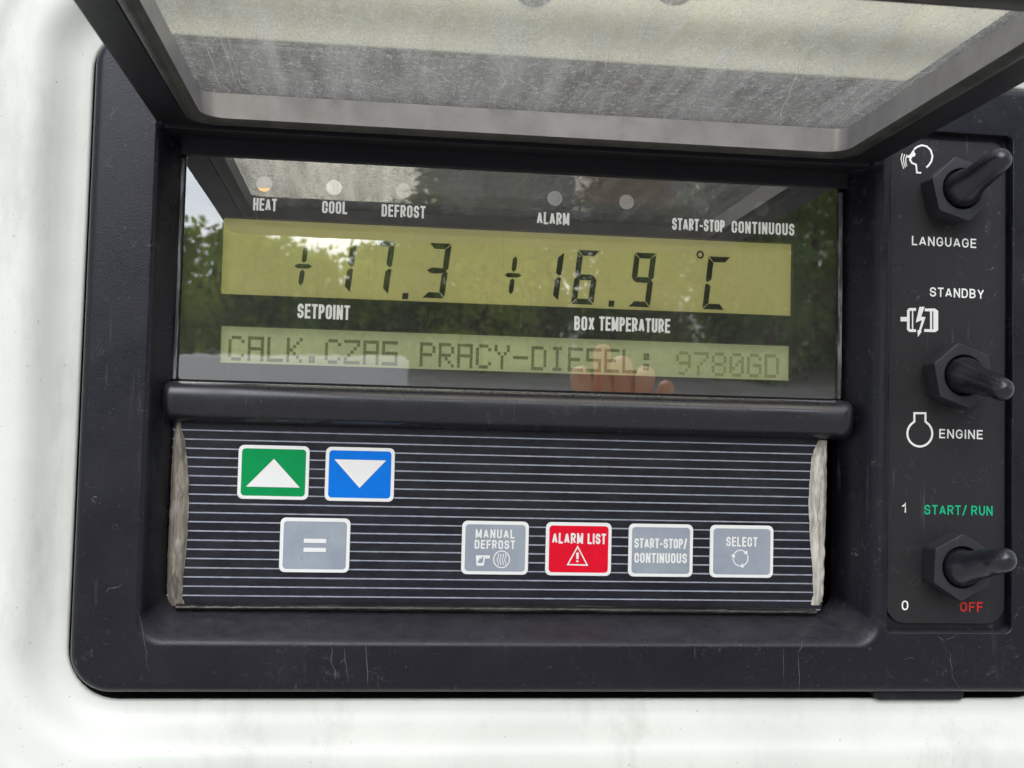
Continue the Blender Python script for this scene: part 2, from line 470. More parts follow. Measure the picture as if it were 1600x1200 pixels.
def mat_lid_window(name, haze, tint):
    """Scuffed acrylic: partly clear, partly milky where scratched."""
    mt, nd, lk, b = nodes(name)
    out = nd['Material Output']; nd.remove(b)
    v = coords(nd, lk)
    def hairs(scale, stretch, rot, lo, hi, msc, mlo, mhi, dist=1.0):
        n = noise(nd, lk, coords(nd, lk, stretch, rot), scale, 2, .5, dist)
        d = math_(nd, lk, 'ABSOLUTE', math_(nd, lk, 'SUBTRACT', n, .5), 0)
        line = ramp(nd, lk, d, lo, hi, 1, 0)
        return math_(nd, lk, 'MULTIPLY', line, ramp(nd, lk, noise(nd, lk, v, msc, 2), mlo, mhi))
    h1 = hairs(170, (1, .4, 1), (0, 0, 0), .003, .012, 300, .5, .6, 2.0)
    h2 = hairs(330, (1.2, .3, 1), (0, 0, rad(35)), .004, .018, 260, .5, .6, 1.0)
    h3 = hairs(360, (.35, .9, 1), (0, 0, rad(-20)), .004, .018, 280, .5, .6, 1.0)
    sp = ramp(nd, lk, noise(nd, lk, coords(nd, lk, (1, .34, 1)), 1150, 2, .6), .52, .68)
    sp2 = math_(nd, lk, 'MULTIPLY', sp, ramp(nd, lk, noise(nd, lk, coords(nd, lk, (1, .4, 1)), 55, 4), .35, .65, .25, 1))
    tot = math_(nd, lk, 'ADD', math_(nd, lk, 'ADD', h1, h2), math_(nd, lk, 'ADD', h3, math_(nd, lk, 'MULTIPLY', sp2, .38)))
    bl = ramp(nd, lk, noise(nd, lk, coords(nd, lk, (1, .22, 1)), 60, 5, .65, .6), .3, .72, haze * .35, haze * 1.5)
    st = ramp(nd, lk, noise(nd, lk, coords(nd, lk, (1, .06, 1)), 150, 5, .65, .3), .42, .68, 0, haze * 2.0)
    bl = math_(nd, lk, 'ADD', bl, st)
    fac = math_(nd, lk, 'MINIMUM', math_(nd, lk, 'ADD', bl, math_(nd, lk, 'MULTIPLY', tot, .5)), .95)
    tr = N(nd, 'BsdfTransparent'); tr.inputs['Color'].default_value = (*tint, 1)
    df = N(nd, 'BsdfDiffuse'); df.inputs['Color'].default_value = (.64, .66, .70, 1)
    tl = N(nd, 'BsdfTranslucent'); tl.inputs['Color'].default_value = (.64, .66, .70, 1)
    milk = N(nd, 'MixShader'); milk.inputs[0].default_value = .5
    lk.new(df.outputs[0], milk.inputs[1]); lk.new(tl.outputs[0], milk.inputs[2])
    m1 = N(nd, 'MixShader'); lk.new(fac, m1.inputs[0]); lk.new(tr.outputs[0], m1.inputs[1]); lk.new(milk.outputs[0], m1.inputs[2])
    gl = N(nd, 'BsdfGlossy'); gl.inputs['Roughness'].default_value = .12
    fr = front_fresnel(nd, lk, 1.4)
    m2 = N(nd, 'MixShader'); lk.new(fr, m2.inputs[0]); lk.new(m1.outputs[0], m2.inputs[1]); lk.new(gl.outputs[0], m2.inputs[2])
    lk.new(m2.outputs[0], out.inputs['Surface'])
    return mt
M['lid_window'] = mat_lid_window('scuffed lid acrylic', .115, (.93, .90, .81))
M['lid_wall'] = plain('scuffed acrylic side wall', (.235, .23, .265), .3, .5, .2, 90)
M['lid_lip'] = plain('dirty lip of lid window', (.034, .032, .029), .5, .4, .5, 160)
M['scratch'] = plain('white scratch', (.75, .74, .71), .6, .2)

def mat_lcd(name, a, emit):
    mt, nd, lk, b = nodes(name)
    v = coords(nd, lk)
    n = noise(nd, lk, v, 25, 3, .5)
    c = mixc(nd, lk, ramp(nd, lk, n, .3, .7), a, tuple(x * .9 for x in a))
    lk.new(c, b.inputs['Base Color']); b.inputs['Roughness'].default_value = .6
    lk.new(c, b.inputs['Emission Color']); b.inputs['Emission Strength'].default_value = emit
    return mt
M['lcd'] = mat_lcd('lit green lcd', (.385, .365, .135), .80)
M['lcd_text'] = mat_lcd('lit pale lcd', (.37, .40, .215), .78)
M['segment'] = plain('lcd segment', (.012, .013, .01), .6, .2)
M['dots'] = plain('faint lcd dots', (.15, .165, .085), .7, .1, emit=.48)
M['dots_faint'] = plain('fainter lcd dots', (.24, .26, .125), .7, .1, emit=.62)
M['print_glow'] = plain('white display print with added glow', (.8, .8, .8), .5, .3, emit=.7)  # plain white print given a glow to stay bright under the lid
M['mask'] = plain('black display print', (.012, .012, .014), .5, .3, .2, 60)

# ------------------------------------------------------------------ the setting: yard reflected in the display
def ground():
    bm = bmesh.new(); n = 60
    vs = []
    for j in range(n + 1):
        row = []
        for i in range(n + 1):
            x = -40 + 80 * i / n; y = 4 - 64 * (j / n) ** 1.3
            dist = max(0, -y - 1.5)
            z = -1.45 + 0.165 * dist + .03 * mnoise.noise(Vector((x * .4, y * .4, 0)))
            row.append(bm.verts.new((x, y, z)))
        vs.append(row)
    for j in range(n):
        for i in range(n): bm.faces.new((vs[j][i], vs[j][i + 1], vs[j + 1][i + 1], vs[j + 1][i]))
    mt, nd, lk, b = nodes('pale gravel yard')
    v = coords(nd, lk); a = noise(nd, lk, v, 1.2, 6, .7); g = noise(nd, lk, v, 40, 3)
    c = mixc(nd, lk, ramp(nd, lk, a, .4, .6), (.5, .49, .47), (.36, .35, .33))
    lk.new(mixc(nd, lk, ramp(nd, lk, g, .3, .8, 0, .5), c, (.6, .6, .58)), b.inputs['Base Color']); b.inputs['Roughness'].default_value = .9
    o = link('ground', bm, mt, None); o['kind'] = 'structure'
ground()

def added_wall():  # added for a bright reflected strip; front leans back to catch light
    bm = bmesh.new()
    pr = [(-2.6, -11.2), (.02, -10.4), (.30, -10.4), (.30, -10.9), (-2.6, -11.7)]
    for (x, y) in pr: pass
    a = [bm.verts.new((x, y, .05)) for x, y in pr]; b = [bm.verts.new((x, y - (.75 if y > -10.6 else 0.9), .93)) for x, y in pr]
    bridge(bm, a, b); cap(bm, b); cap(bm, a[::-1])
    bmesh.ops.bevel(bm, geom=[e for e in bm.edges], offset=.03, segments=2, affect='EDGES')
    o = link('added_wall', bm, plain('white wall paint', (.93, .93, .93), .5, .4, .03, 2), None, angle=50)
    tag(o, 'low white wall added for a bright strip at lower left of the display reflection', 'wall', kind='thing')
def forest():
    rng = np.random.default_rng(5)
    def top(x):                                   # height of the tree tops above the lens along the wood
        return np.interp(x, [-14, -6, -3.2, -2.4, -1.5, -.6, -.35, -.2, .05, .35, .55, .9, 1.5, 3, 6, 14],
                         [5.0, 4.2, 3.4, 3.35, 3.3, 2.75, 2.8, 3.2, 3.45, 3.4, 3.5, 5.2, 6.5, 7, 7, 7])
    V = []; Fc = []; MI = []
    count = 0
    trees = [(x + rng.uniform(-.3, .3), 17 + rng.uniform(0, 5)) for x in np.arange(-8, 13, .42)]
    for tx, ty in trees:
        t = float(top(tx * 18 / ty)) * ty / 18 * rng.uniform(.9, 1.04)
        base = -1.45 + .165 * (ty - 1.5)
        h = max(t - base, 1.0); wdt = rng.uniform(.55, 1.0)
        k = len(V)
        for (z, r) in ((base - .2, .11), (t - .2, .02)):       # trunk
            for a in range(5): V.append((tx + r * math.cos(a * 1.257), -ty + r * math.sin(a * 1.257), z))
        for a in range(5): Fc.append((k + a, k + (a + 1) % 5, k + 5 + (a + 1) % 5, k + 5 + a)); MI.append(2)
        nclump = int(20 + h * 13)
        shade = int(rng.integers(0, 2))
        for c in range(nclump):
            f = rng.uniform(.0, 1) ** 1.15
            cz = base + h * f
            rr = wdt * (1.05 - f) ** .5 * rng.uniform(.1, 1) * (1.25 if tx > .9 else .9)
            an = rng.uniform(0, 6.28)
            cx, cy = tx + rr * math.cos(an), -ty + rr * math.sin(an)
            for l in range(48):
                p = np.array((cx, cy, cz)) + rng.normal(0, (.2, .2, .15))
                if p[2] > t + .15: continue
                s = rng.uniform(.04, .1)
                a = rng.normal(0, 1, 3); a /= np.linalg.norm(a); b_ = np.cross(a, rng.normal(0, 1, 3)); b_ /= np.linalg.norm(b_)
                k = len(V)
                for sx, sy in ((-1, 0), (0, -.6), (1, 0), (0, .6)): V.append(tuple(p + s * (a * sx + b_ * sy)))
                Fc.append((k, k + 1, k + 2, k + 3)); MI.append(shade)
    me = bpy.data.meshes.new('forest'); me.from_pydata(V, [], Fc); me.polygons.foreach_set('material_index', MI)
    for nm, c in (('leaf green', (.40, .50, .09)), ('leaf dark green', (.20, .32, .07))):
        mt, nd, lk, b = nodes(nm)
        cc = mixc(nd, lk, ramp(nd, lk, noise(nd, lk, coords(nd, lk), 1.1, 4, .6), .35, .65), tuple(x * .6 for x in c), tuple(x * 1.4 for x in c))
        lk.new(cc, b.inputs['Base Color']); b.inputs['Roughness'].default_value = .6
        tl = N(nd, 'BsdfTranslucent'); lk.new(cc, tl.inputs['Color'])
        ms = N(nd, 'MixShader'); ms.inputs[0].default_value = .5
        lk.new(b.outputs[0], ms.inputs[1]); lk.new(tl.outputs[0], ms.inputs[2]); lk.new(ms.outputs[0], nd['Material Output'].inputs['Surface'])
        me.materials.append(mt)
    me.materials.append(plain('bark', (.1, .075, .05), .9))
    o = bpy.data.objects.new('forest', me); COL.objects.link(o)
    tag(o, 'green wood across the yard, seen as a reflection in the display window', 'forest', kind='stuff')
forest()
added_wall()

# ------------------------------------------------------------------ white casing
BU0, BU1, BV0, BV1 = -109.5, 281.0, -95.5, 152.0        # outline of the black panel
BR = [15.0, 18.0, 16.0, 13.0]
def outline(off, n=10):
    return rrect(BU0 - off, BU1 + off, BV0 - off, BV1 + off, [max(r + off, .5) for r in BR], n)
def casing():
    bm = bmesh.new()
    prof = [(1.2, -16), (1.8, -6), (2.0, -1.0), (2.4, -.25), (3.2, 0), (6, .3), (9, 1.4), (12, 3.4), (14.5, 5.8), (17, 8.0), (19.5, 9.4), (22, 10.0), (25, 10.2),
            (30, 10.2), (33, 10.5), (35, 11.2), (37, 11.8), (40, 12), (60, 12), (120, 12), (400, 12)]
    def outline(off, n=10):                        # the cut-out leaves a dark gap, widest under the panel
        return rrect(BU0 - off, BU1 + off, BV0 - 1.7 - off, BV1 + off, [max(r + off, .5) for r in (17, 19, 16, 13)], n)
    L = [ring(bm, outline(o), d) for o, d in prof]
    for k, (a, b) in enumerate(zip(L, L[1:])): bridge(bm, a, b, 1 if k < 2 else 0)  # cut walls of the casing coloured dark, shade painted into the gap
    # back of the cavity
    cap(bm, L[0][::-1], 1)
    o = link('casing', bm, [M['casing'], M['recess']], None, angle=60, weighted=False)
    tag(o, 'white painted casing with a rounded recess around the black control panel', 'casing')
casing()

for i, (cu, cv) in enumerate(((56, 181.5), (112, 185.5))):
    bm = bmesh.new()
    prof = [(0, 10.2, 6), (0, 10.2, 10), (0, 9.6, 10.6), (0, 7.5, 10.9), (0, 5.2, 10.5), (0, 2.5, 10.4)]
    L = [ring(bm, [(cu + r * math.cos(a * math.tau / 32), cv + r * math.sin(a * math.tau / 32)) for a in range(32)], d) for _, r, d in prof]
    for a, b in zip(L, L[1:]): bridge(bm, a, b)
    cap(bm, L[-1])
    o = link('plug', bm, M['plug'], None)
    tag(o, ('round dark plug showing as a half disc at the top of the lid window',
            'round dark plug with only a sliver showing, right of the other plug')[i], 'plug', 'dark plugs in the white casing')

# ------------------------------------------------------------------ control panel
panel = empty('control_panel', None, W(0, 0, 0))
tag(panel, 'black refrigeration control panel with lit display, buttons, toggle switches and raised lid', 'control panel')

def bezel():
    bm = bmesh.new()
    face = 8.0
    L = [ring(bm, outline(0), -6), ring(bm, outline(0), face - 4.2)]
    for i in range(1, 7):
        a = rad(15 * i); r = 4.0
        L.append(ring(bm, outline(-r * (1 - math.cos(a))), face - 4.0 + r * math.sin(a) * 1.0))
    for a, b in zip(L, L[1:]): bridge(bm, a, b)
    # opening of the display recess: a soft shoulder, then sloping walls
    def opening(t, drop):
        return rrect(-85.5 + 8.0 * t, 201.5 - 11.0 * t, -77.0 + 10.5 * t, 121 - 2 * t, [9 - 1.5 * t, 9 - 1.5 * t, 5, 5], 10)
    Q = []
    for t, d in ((-.12, 8.0), (.0, 7.85), (.10, 7.2), (.2, 6.0), (.3, 4.4), (.42, 2.0), (.62, -2.0), (.92, -8), (1.0, -16)):
        Q.append(ring(bm, opening(t, 0), d))
    # pocket of the switch plate
    def pocket(i): return rrect(204.4 + i, 257.0 - i, -71.5 + i, 131.5 - i, [1.5, 3, 3, 1.5], 6)
    P = [ring(bm, pocket(-.5), face), ring(bm, pocket(-.1), face - .25), ring(bm, pocket(.15), face - .8), ring(bm, pocket(.3), 3.2)]
    fill(bm, [L[-1], Q[0], P[0]])
    for a, b in zip(Q, Q[1:]): bridge(bm, a, b)
    for a, b in zip(P, P[1:]): bridge(bm, a, b)
    cap(bm, Q[-1]); cap(bm, P[-1])
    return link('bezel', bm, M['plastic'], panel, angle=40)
bezel()

bm = bmesh.new()
slab(bm, lambda i: rrect(201.5 + i, 239.5 - i, -99.3 + i, -92 - i, [2.8, 1.6, .5, .5], 5), -3, 3.0, .8, back=True)
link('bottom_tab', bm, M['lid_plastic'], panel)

# scuffs and gouges worn into the lower frame
def wear(name, strokes):
    rng = random.Random(11); mt = plain('pale scuff', (.16, .155, .16), .5, .4, .4, 900)
    for (x0, y0, x1, y1, w, d, wob) in strokes:
        bm = bmesh.new()
        a = Vector(at(x0, y0, d)); b = Vector(at(x1, y1, d)); n = 14; prev = None; s_ = rng.uniform(0, 50)
        nx = Vector((-(b - a).y, (b - a).x)).normalized()
        for k in range(n + 1):
            t = k / n; p = a.lerp(b, t) + nx * wob * mnoise.noise(Vector((t * 4, s_, 0)))
            ww = w * (.15 + .85 * math.sin(math.pi * (.05 + .9 * t))) * (.6 + .5 * mnoise.noise(Vector((t * 9, s_, 3))))
            cur = [bm.verts.new(W(*(p + nx * q * ww), d + (.05 if q == 0 else .01))) for q in (-1, 0, 1)]
            if prev:
                for i in range(2): bm.faces.new((prev[i], prev[i + 1], cur[i + 1], cur[i]))
            prev = cur
        link(name, bm, mt, panel, weighted=False)
wear('scuff_mark', [(516, 1004, 522, 1062, .12, 8.0, 1.2), (537, 1010, 544, 1066, .1, 8.0, .8), (572, 1002, 575, 1072, .13, 8.0, .5), (531, 1036, 541, 1027, .1, 8.0, .4),
                    (1224, 1012, 1225, 1070, .07, 8.0, .3), (1256, 1000, 1247, 1022, .12, 8.0, .4), (1247, 1022, 1250, 1080, .12, 8.0, .5), (1084, 1008, 1088, 1030, .1, 8.0, 1.0),
                    (214, 950, 232, 1050, .09, 8.0, 1.2), (165, 925, 190, 912, .12, 8.0, 1.0), (1480, 1012, 1498, 1075, .09, 8.0, 2.0), (1464, 994, 1476, 1001, .1, 8.0, .4), (1476, 1001, 1494, 992, .1, 8.0, .4)])

# crossbar between the display and the keypad
def crossbar():
    bm = bmesh.new()
    prof = [(-12, 21.0), (-4.0, 20.6), (-1.6, 20.0), (.2, 18.9), (1.2, 17.4), (1.6, 15.5), (1.4, 12.5), (.8, 10.0), (-.6, 7.6), (-2.6, 6.0), (-6, 5.0), (-12, 4.8)]
    us = [(-82.5, .0), (-82, .55), (-81, .82), (-79.5, .96), (-78, 1), (186, 1), (187.2, 1), (189.6, 1.0), (191.6, .96), (192.8, .82), (193.4, .5), (193.6, 0)]
    rows = []
    for u, k in us:
        big = .9 if u > 187 else 0
        rows.append([bm.verts.new(W(u, 12.8 + (v - 12.8) * (.55 + .45 * k) + (0 if not big else (v - 12.8) * .03), -12 + (d + big * k + 12) * (.35 + .65 * k))) for d, v in prof])
    for a, b in zip(rows, rows[1:]):
        for i in range(len(prof) - 1): bm.faces.new((a[i], a[i + 1], b[i + 1], b[i]))
    cap(bm, rows[0]); cap(bm, rows[-1][::-1])
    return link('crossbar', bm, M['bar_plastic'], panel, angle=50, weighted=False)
crossbar()

# ------------------------------------------------------------------ display
DM = -9.6                                          # plane of the black print behind the pane
LD = -13.0                                         # plane of the liquid crystal panels
display = empty('display', panel, W(55, 66, -8))
def lcd_rect(a, b, c, e):                           # picked corners tl, tr, br, bl
    pts = [at(*p, DM) for p in (a, b, c, e)]
    return ((pts[0][0] + pts[3][0]) / 2, (pts[1][0] + pts[2][0]) / 2, (pts[2][1] + pts[3][1]) / 2, (pts[0][1] + pts[1][1]) / 2)
R1 = lcd_rect((346, 338), (1240, 380), (1240, 493.5), (346, 459))
R2 = lcd_rect((342, 507), (1237, 541), (1236, 599), (345, 562))
bm = bmesh.new()
outer = ring(bm, rrect(-78.5, 190, 20, 114, .5, 2), DM)
h1 = ring(bm, rrect(*R1, .3, 2), DM); h2 = ring(bm, rrect(*R2, .3, 2), DM)
fill(bm, [outer, h1, h2])
for h, r in ((h1, R1), (h2, R2)):
    bridge(bm, h, ring(bm, rrect(*r, .3, 2), LD - .4))
link('printed_mask', bm, M['mask'], display, smooth=False)
for r, mt in ((R1, 'lcd'), (R2, 'lcd_text')):
    bm = bmesh.new(); poly(bm, rrect(r[0] - 1, r[1] + 1, r[2] - 1, r[3] + 1, .2, 1), LD)
    link('lcd_panel', bm, M[mt], display, smooth=False)
bm = bmesh.new()
slab(bm, lambda i: rrect(-77 + i, 188.5 - i, 21.5 + i, 113 - i, 1.2, 3), -9.2, -8.0, .25, back=True, T=lambda x, y, d: W(x, y, d - (y - 66) * .004))   # sits a hair out of square
link('clear_pane', bm, M['pane'], display)

# indicator lights
def disc(name, cu, cv, r, d, mat, parent, seg=24, a0=0, a1=360):
    bm = bmesh.new()
    poly(bm, [(cu + r * math.cos(rad(a0 + (a1 - a0) * i / seg)), cv + r * math.sin(rad(a0 + (a1 - a0) * i / seg))) for i in range(seg + (0 if a1 - a0 == 360 else 1))], d)
    return link(name, bm, mat, parent, smooth=False)
for px, py, mt in ((413, 288, 'led'), (522, 290, 'led_pale'), (630, 297, 'led'), (867, 306, 'led'), (979, 314, 'led'), (1095, 321, 'led_dark'), (1190, 326, 'led_dark')):
    cu, cv = at(px, py, DM)
    o = disc('indicator_light', cu, 99.9, 3.1, DM + .06, M[mt], display)
    if px == 413:
        disc('lit_indicator', cu, 99.9, 3.0, DM + .14, M['amber'], display, 16, 215, 325)

K = dict(d=DM + .06, mat=M['print_glow'], parent=display, weight=.165, q=.17, gap=.13, width=.31)
for s, l, r in (('HEAT', (395.3, 328), (431.6, 331)), ('COOL', (503, 333), (542, 335)), ('DEFROST', (596, 338.5), (664, 341)),
                ('ALARM', (838.6, 350), (889, 352)), ('START-STOP', (1050, 359), (1131.5, 363)), ('CONTINUOUS', (1143, 364), (1241, 368))):
    lettering(s, l, r, 5.0, **K)
lettering('SETPOINT', (464.4, 497), (545.6, 500), 5.8, **K)
lettering('BOX', (897, 516), (928, 517), 5.8, **K)
lettering('TEMPERATURE', (936, 517), (1046, 520), 5.8, **K)

# seven-segment digits
def seg_polys(w, h, t, which):
    g = t * .10; o = []
    x0, x1, y0, y1, ym = 0, w, 0, h, h / 2
    def hz(y, side):
        if side == 't': return [(x0 + g, y), (x1 - g, y), (x1 - t, y - t), (x0 + t, y - t)]
        if side == 'b': return [(x0 + g, y), (x0 + t, y + t), (x1 - t, y + t), (x1 - g, y)]
        return [(x0 + g + t * .1, y), (x0 + t, y + t / 2), (x1 - t, y + t / 2), (x1 - g - t * .1, y), (x1 - t, y - t / 2), (x0 + t, y - t / 2)]
    def vt(x, ya, yb, left):
        s = 1 if left else -1
        up_ = yb == y1
        if up_: return [(x, yb - g - t * .1), (x + s * t, yb - t - g), (x + s * t, ya + t * .5 + g), (x + s * t * .4, ya + g), (x, ya + g + t * .25)]
        return [(x, ya + g + t * .1), (x, yb - g - t * .25), (x + s * t * .4, yb - g), (x + s * t, yb - t * .5 - g), (x + s * t, ya + t + g)]
    d = {'a': hz(y1, 't'), 'd': hz(y0, 'b'), 'g': hz(ym, 'm'), 'f': vt(x0, ym, y1, True), 'b': vt(x1, ym, y1, False),
         'e': vt(x0, y0, ym, True), 'c': vt(x1, y0, ym, False)}
    return [d[k] for k in which]
SEGS = {'1': 'bc', '7': 'abc', '3': 'abgcd', '6': 'afgedc', '9': 'abfgcd', 'C': 'afed'}
SLANT = .11; DS = LD + .12
def digit(ch, xl, xr, yt, yb):
    ua, va = at(xl, yb - 3, DS); ub, vb = at(xr, yt - 1, DS)
    h = vb - va; w = (ub - ua) - SLANT * h
    bm = bmesh.new()
    if ch == '1': ua = ub - SLANT * h - 9.0; w = 9.0
    for p in seg_polys(w, h, 2.35, SEGS[ch]): poly(bm, [(ua + x + y * SLANT, va + y) for x, y in p], DS)
    link('digit', bm, M['segment'], display, smooth=False)
def plus(px, py):
    cu, cv = at(px, py, DS); bm = bmesh.new()
    hx = lambda pts: [(cu + x + y * SLANT, cv + y) for x, y in pts]
    poly(bm, hx([(-3.5, 0), (-2.2, .9), (2.2, .9), (3.5, 0), (2.2, -.9), (-2.2, -.9)]), DS)
    for s in (1, -1):
        poly(bm, hx([(0, s * 1.3), (-.95, s * 2.3), (-.95, s * 6.6), (0, s * 7.9), (.95, s * 6.6), (.95, s * 2.3)]), DS)
    link('plus_sign', bm, M['segment'], display, smooth=False)
def point(px, py):
    cu, cv = at(px, py, DS); bm = bmesh.new()
    poly(bm, [(cu - 1.25, cv - 1.25), (cu + 1.15, cv - 1.25), (cu + 1.4, cv + 1.25), (cu - 1.0, cv + 1.25)], DS)
    link('decimal_point', bm, M['segment'], display, smooth=False)
plus(473.7, 416); digit('1', 545, 558, 379, 461); digit('7', 576, 618, 378, 462.5); point(633, 462.5); digit('3', 659, 706, 382, 468)
plus(801.6, 430); digit('1', 868, 882, 394, 474); digit('6', 892, 938, 393, 478); point(955, 474.5); digit('9', 981, 1026, 397, 482)
digit('C', 1097, 1142, 403, 486)
bm = bmesh.new(); cu, cv = at(1094, 398, DS); stroke(bm, arc(cu, cv, 1.25, 1.35, 0, 360, 16), .75, DS, True)
link('degree_sign', bm, M['segment'], display, smooth=False)

# dot matrix line
DOT = {'C': '01110 10001 10000 10000 10000 10001 01110', 'A': '11111 10001 10001 11111 10001 10001 10001', 'L': '10000 10000 10000 10000 10000 10000 11111',
       'K': '10001 10010 10100 11000 10100 10010 10001', '.': '00000 00000 00000 00000 00000 01100 01100', 'Z': '11111 00001 00010 00100 01000 10000 11111',
       'S': '11111 10000 10000 11111 00001 00001 11111', 'P': '11110 10001 10001 11110 10000 10000 10000', 'R': '11110 10001 10001 11110 10100 10010 10001',
       'Y': '10001 10001 01010 00100 00100 00100 00100', '-': '00000 00000 00000 11111 00000 00000 00000', 'D': '11110 10001 10001 10001 10001 10001 11110',
       'I': '01110 00100 00100 00100 00100 00100 01110', 'E': '11111 10000 10000 11110 10000 10000 11111', ':': '00000 01100 01100 00000 01100 01100 00000',
       '9': '01110 10001 10001 01111 00001 00010 01100', '7': '11111 00001 00010 00100 01000 01000 01000', '8': '01110 10001 10001 01110 10001 10001 01110',
       '0': '01110 10001 10011 10101 11001 10001 01110', 'G': '01110 10001 10000 10111 10001 10001 01110', ' ': ' '.join(['00000'] * 7)}
line = 'CALK.CZAS PRACY-DIESEL: 9780GD'
ua, va = at(356, 562, DS); ub, vb = at(1217, 592, DS); vt_ = at(356, 525, DS)[1]; vt2 = at(1217, 553, DS)[1]
va = vb = (va + vb) / 2; vt_ = (vt_ + vt2) / 2
pit = (ub - ua) / (len(line) * 6 - 1); pv = (vt_ - va) / 7
bm = bmesh.new()
for i, ch in enumerate(line):
    for r, row in enumerate(DOT[ch].split()):
        for c, bit in enumerate(row):
            if bit == '1':
                x = ua + (i * 6 + c) * pit; y = vt_ - (r + 1) * pv
                poly(bm, [(x, y + .03), (x + pit * .95, y + .03), (x + pit * .95, y + pv * .96), (x, y + pv * .96)], DS, 1 if i >= 24 else 0)
link('dot_matrix_text', bm, [M['dots'], M['dots_faint']], display, smooth=False)

# side tapes of the pane
for u0, u1, mt in ((188.9, 190.6, 'edge_tape'), (-78.9, -77.4, 'edge_tape')):
    bm = bmesh.new()
    slab(bm, lambda i: rrect(u0 + i, u1 - i, 21.5 + i, 108 - i, .3, 2), -11, -6.9, .3)
    link('edge_tape', bm, M[mt], display)

# ------------------------------------------------------------------ keypad
KD = -8.0
va = (at(293, 671, KD)[1] + at(1262, 696.7, KD)[1]) / 2; vb = (at(298, 930, KD)[1] + at(1270, 939.3, KD)[1]) / 2
M['keypad'] = mat_keypad(va * MM, (va - vb) / 18 * MM)
bm = bmesh.new()
slab(bm, lambda i: rrect(-78 + i, 184 - i, -66.5 + i, 6 - i, [4, 4, 1, 1], 5), -11.9, KD, .2)
link('keypad', bm, M['keypad'], panel)

def gasket(name, rows, mat, seed, dtop=-4.5):
    """Strip of worn foam; rows of (v, u left, u right, crown height)."""
    bm = bmesh.new(); R = []
    n = 9
    fine = []
    for (a, b) in zip(rows, rows[1:]):
        m_ = max(2, int(abs(a[0] - b[0]) / .8) + 1)
        for i in range(m_): fine.append(tuple(a[k] + (b[k] - a[k]) * i / m_ for k in range(4)))
    fine.append(rows[-1])
    for v, a, b, h in fine:
        r = []
        for i in range(n):
            t = i / (n - 1)
            z = KD - .5 + h * math.sin(math.pi * (.04 + .92 * t)) ** .6
            jit = mnoise.noise(Vector((v * .25, t * 4, seed))) * .6 + mnoise.noise(Vector((v * 1.3, t * 9, seed + 9))) * .16
            r.append(bm.verts.new(W(a + (b - a) * t + (jit * .8 if 0 < i < n - 1 else jit * .5), v, z + jit * (1 if 0 < i < n - 1 else .1))))
        R.append(r)
    for a, b in zip(R, R[1:]):
        for i in range(n - 1): bm.faces.new((a[i], a[i + 1], b[i + 1], b[i]))
    return link(name, bm, mat, panel, weighted=False, angle=70)
def gv(rows, d=-7):
    o = []
    for y, xa, xb, h in rows:
        ua, v1 = at(xa, y, d); ub, v2 = at(xb, y, d); o.append(((v1 + v2) / 2, ua, ub, h))
    return o
gasket('gasket', gv([(656, 275, 280, .8), (690, 270, 289, 2.4), (750, 267, 295, 3.4), (800, 264.5, 294.5, 3.6), (860, 262, 291, 3.2), (900, 260.5, 286, 2.6), (935, 261, 284, 2.2), (947, 265, 290, 1.2)]), M['gasket'], 1)
gasket('gasket', gv([(688, 1279, 1294, .8), (715, 1269, 1293, 2.4), (780, 1264, 1292, 3.2), (840, 1266, 1290, 3.2), (890, 1270.5, 1289, 2.6), (930, 1272, 1288, 2.2), (946, 1268, 1284, 1.2)]), M['gasket_pale'], 2)
def flat_gasket():
    bm = bmesh.new(); R = []
    for i in range(160):
        t = i / 159; u = -74 + (180.5 + 74) * t
        j = mnoise.noise(Vector((u * .35, 0, 3))) * .6 + mnoise.noise(Vector((u * 1.7, 0, 5))) * .35
        r = []
        top = -64.6 + j * .5 + .6 * math.sin(t * 3.1)
        for k in range(6):
            q = k / 5
            r.append(bm.verts.new(W(u, top + (-67.3 - top) * q, KD + .2 + 2.6 * math.sin(math.pi * (.08 + .9 * q)) + j * .4 * math.sin(math.pi * q))))
        R.append(r)
    for a, b in zip(R, R[1:]):
        for i in range(5): bm.faces.new((a[i], a[i + 1], b[i + 1], b[i]))
    link('bottom_gasket', bm, M['gasket_dark'], panel, weighted=False, angle=70)
flat_gasket()

# buttons
def tri(cx, cy, w, h, up_):
    s = 1 if up_ else -1
    return [(cx - w / 2, cy - s * h / 2), (cx + w / 2, cy - s * h / 2), (cx, cy + s * h / 2)]
def button(tl, br, colour, label):
    ua, va_ = at(*tl, KD + .5); ub, vb_ = at(*br, KD + .5)
    root = empty('button', panel, W((ua + ub) / 2, (va_ + vb_) / 2, KD))
    root['label'] = label
    bm = bmesh.new()
    slab(bm, lambda i: rrect(ua + i, ub - i, vb_ + i, va_ - i, 2.2 - i * .5, 6), KD - .1, KD + .55, .25)
    link('border', bm, M['button_white'], root)
    bm = bmesh.new()
    poly(bm, rrect(ua + 1.35, ub - 1.35, vb_ + 1.35, va_ - 1.35, 1.4, 6), KD + .57)
    link('face', bm, M['button_' + colour], root, smooth=False)
    return root, ua, ub, vb_, va_
BD = KD + .74
PW = M['print_white']
BK = dict(d=BD, mat=PW, weight=.17, q=.18, gap=.11, width=.31)

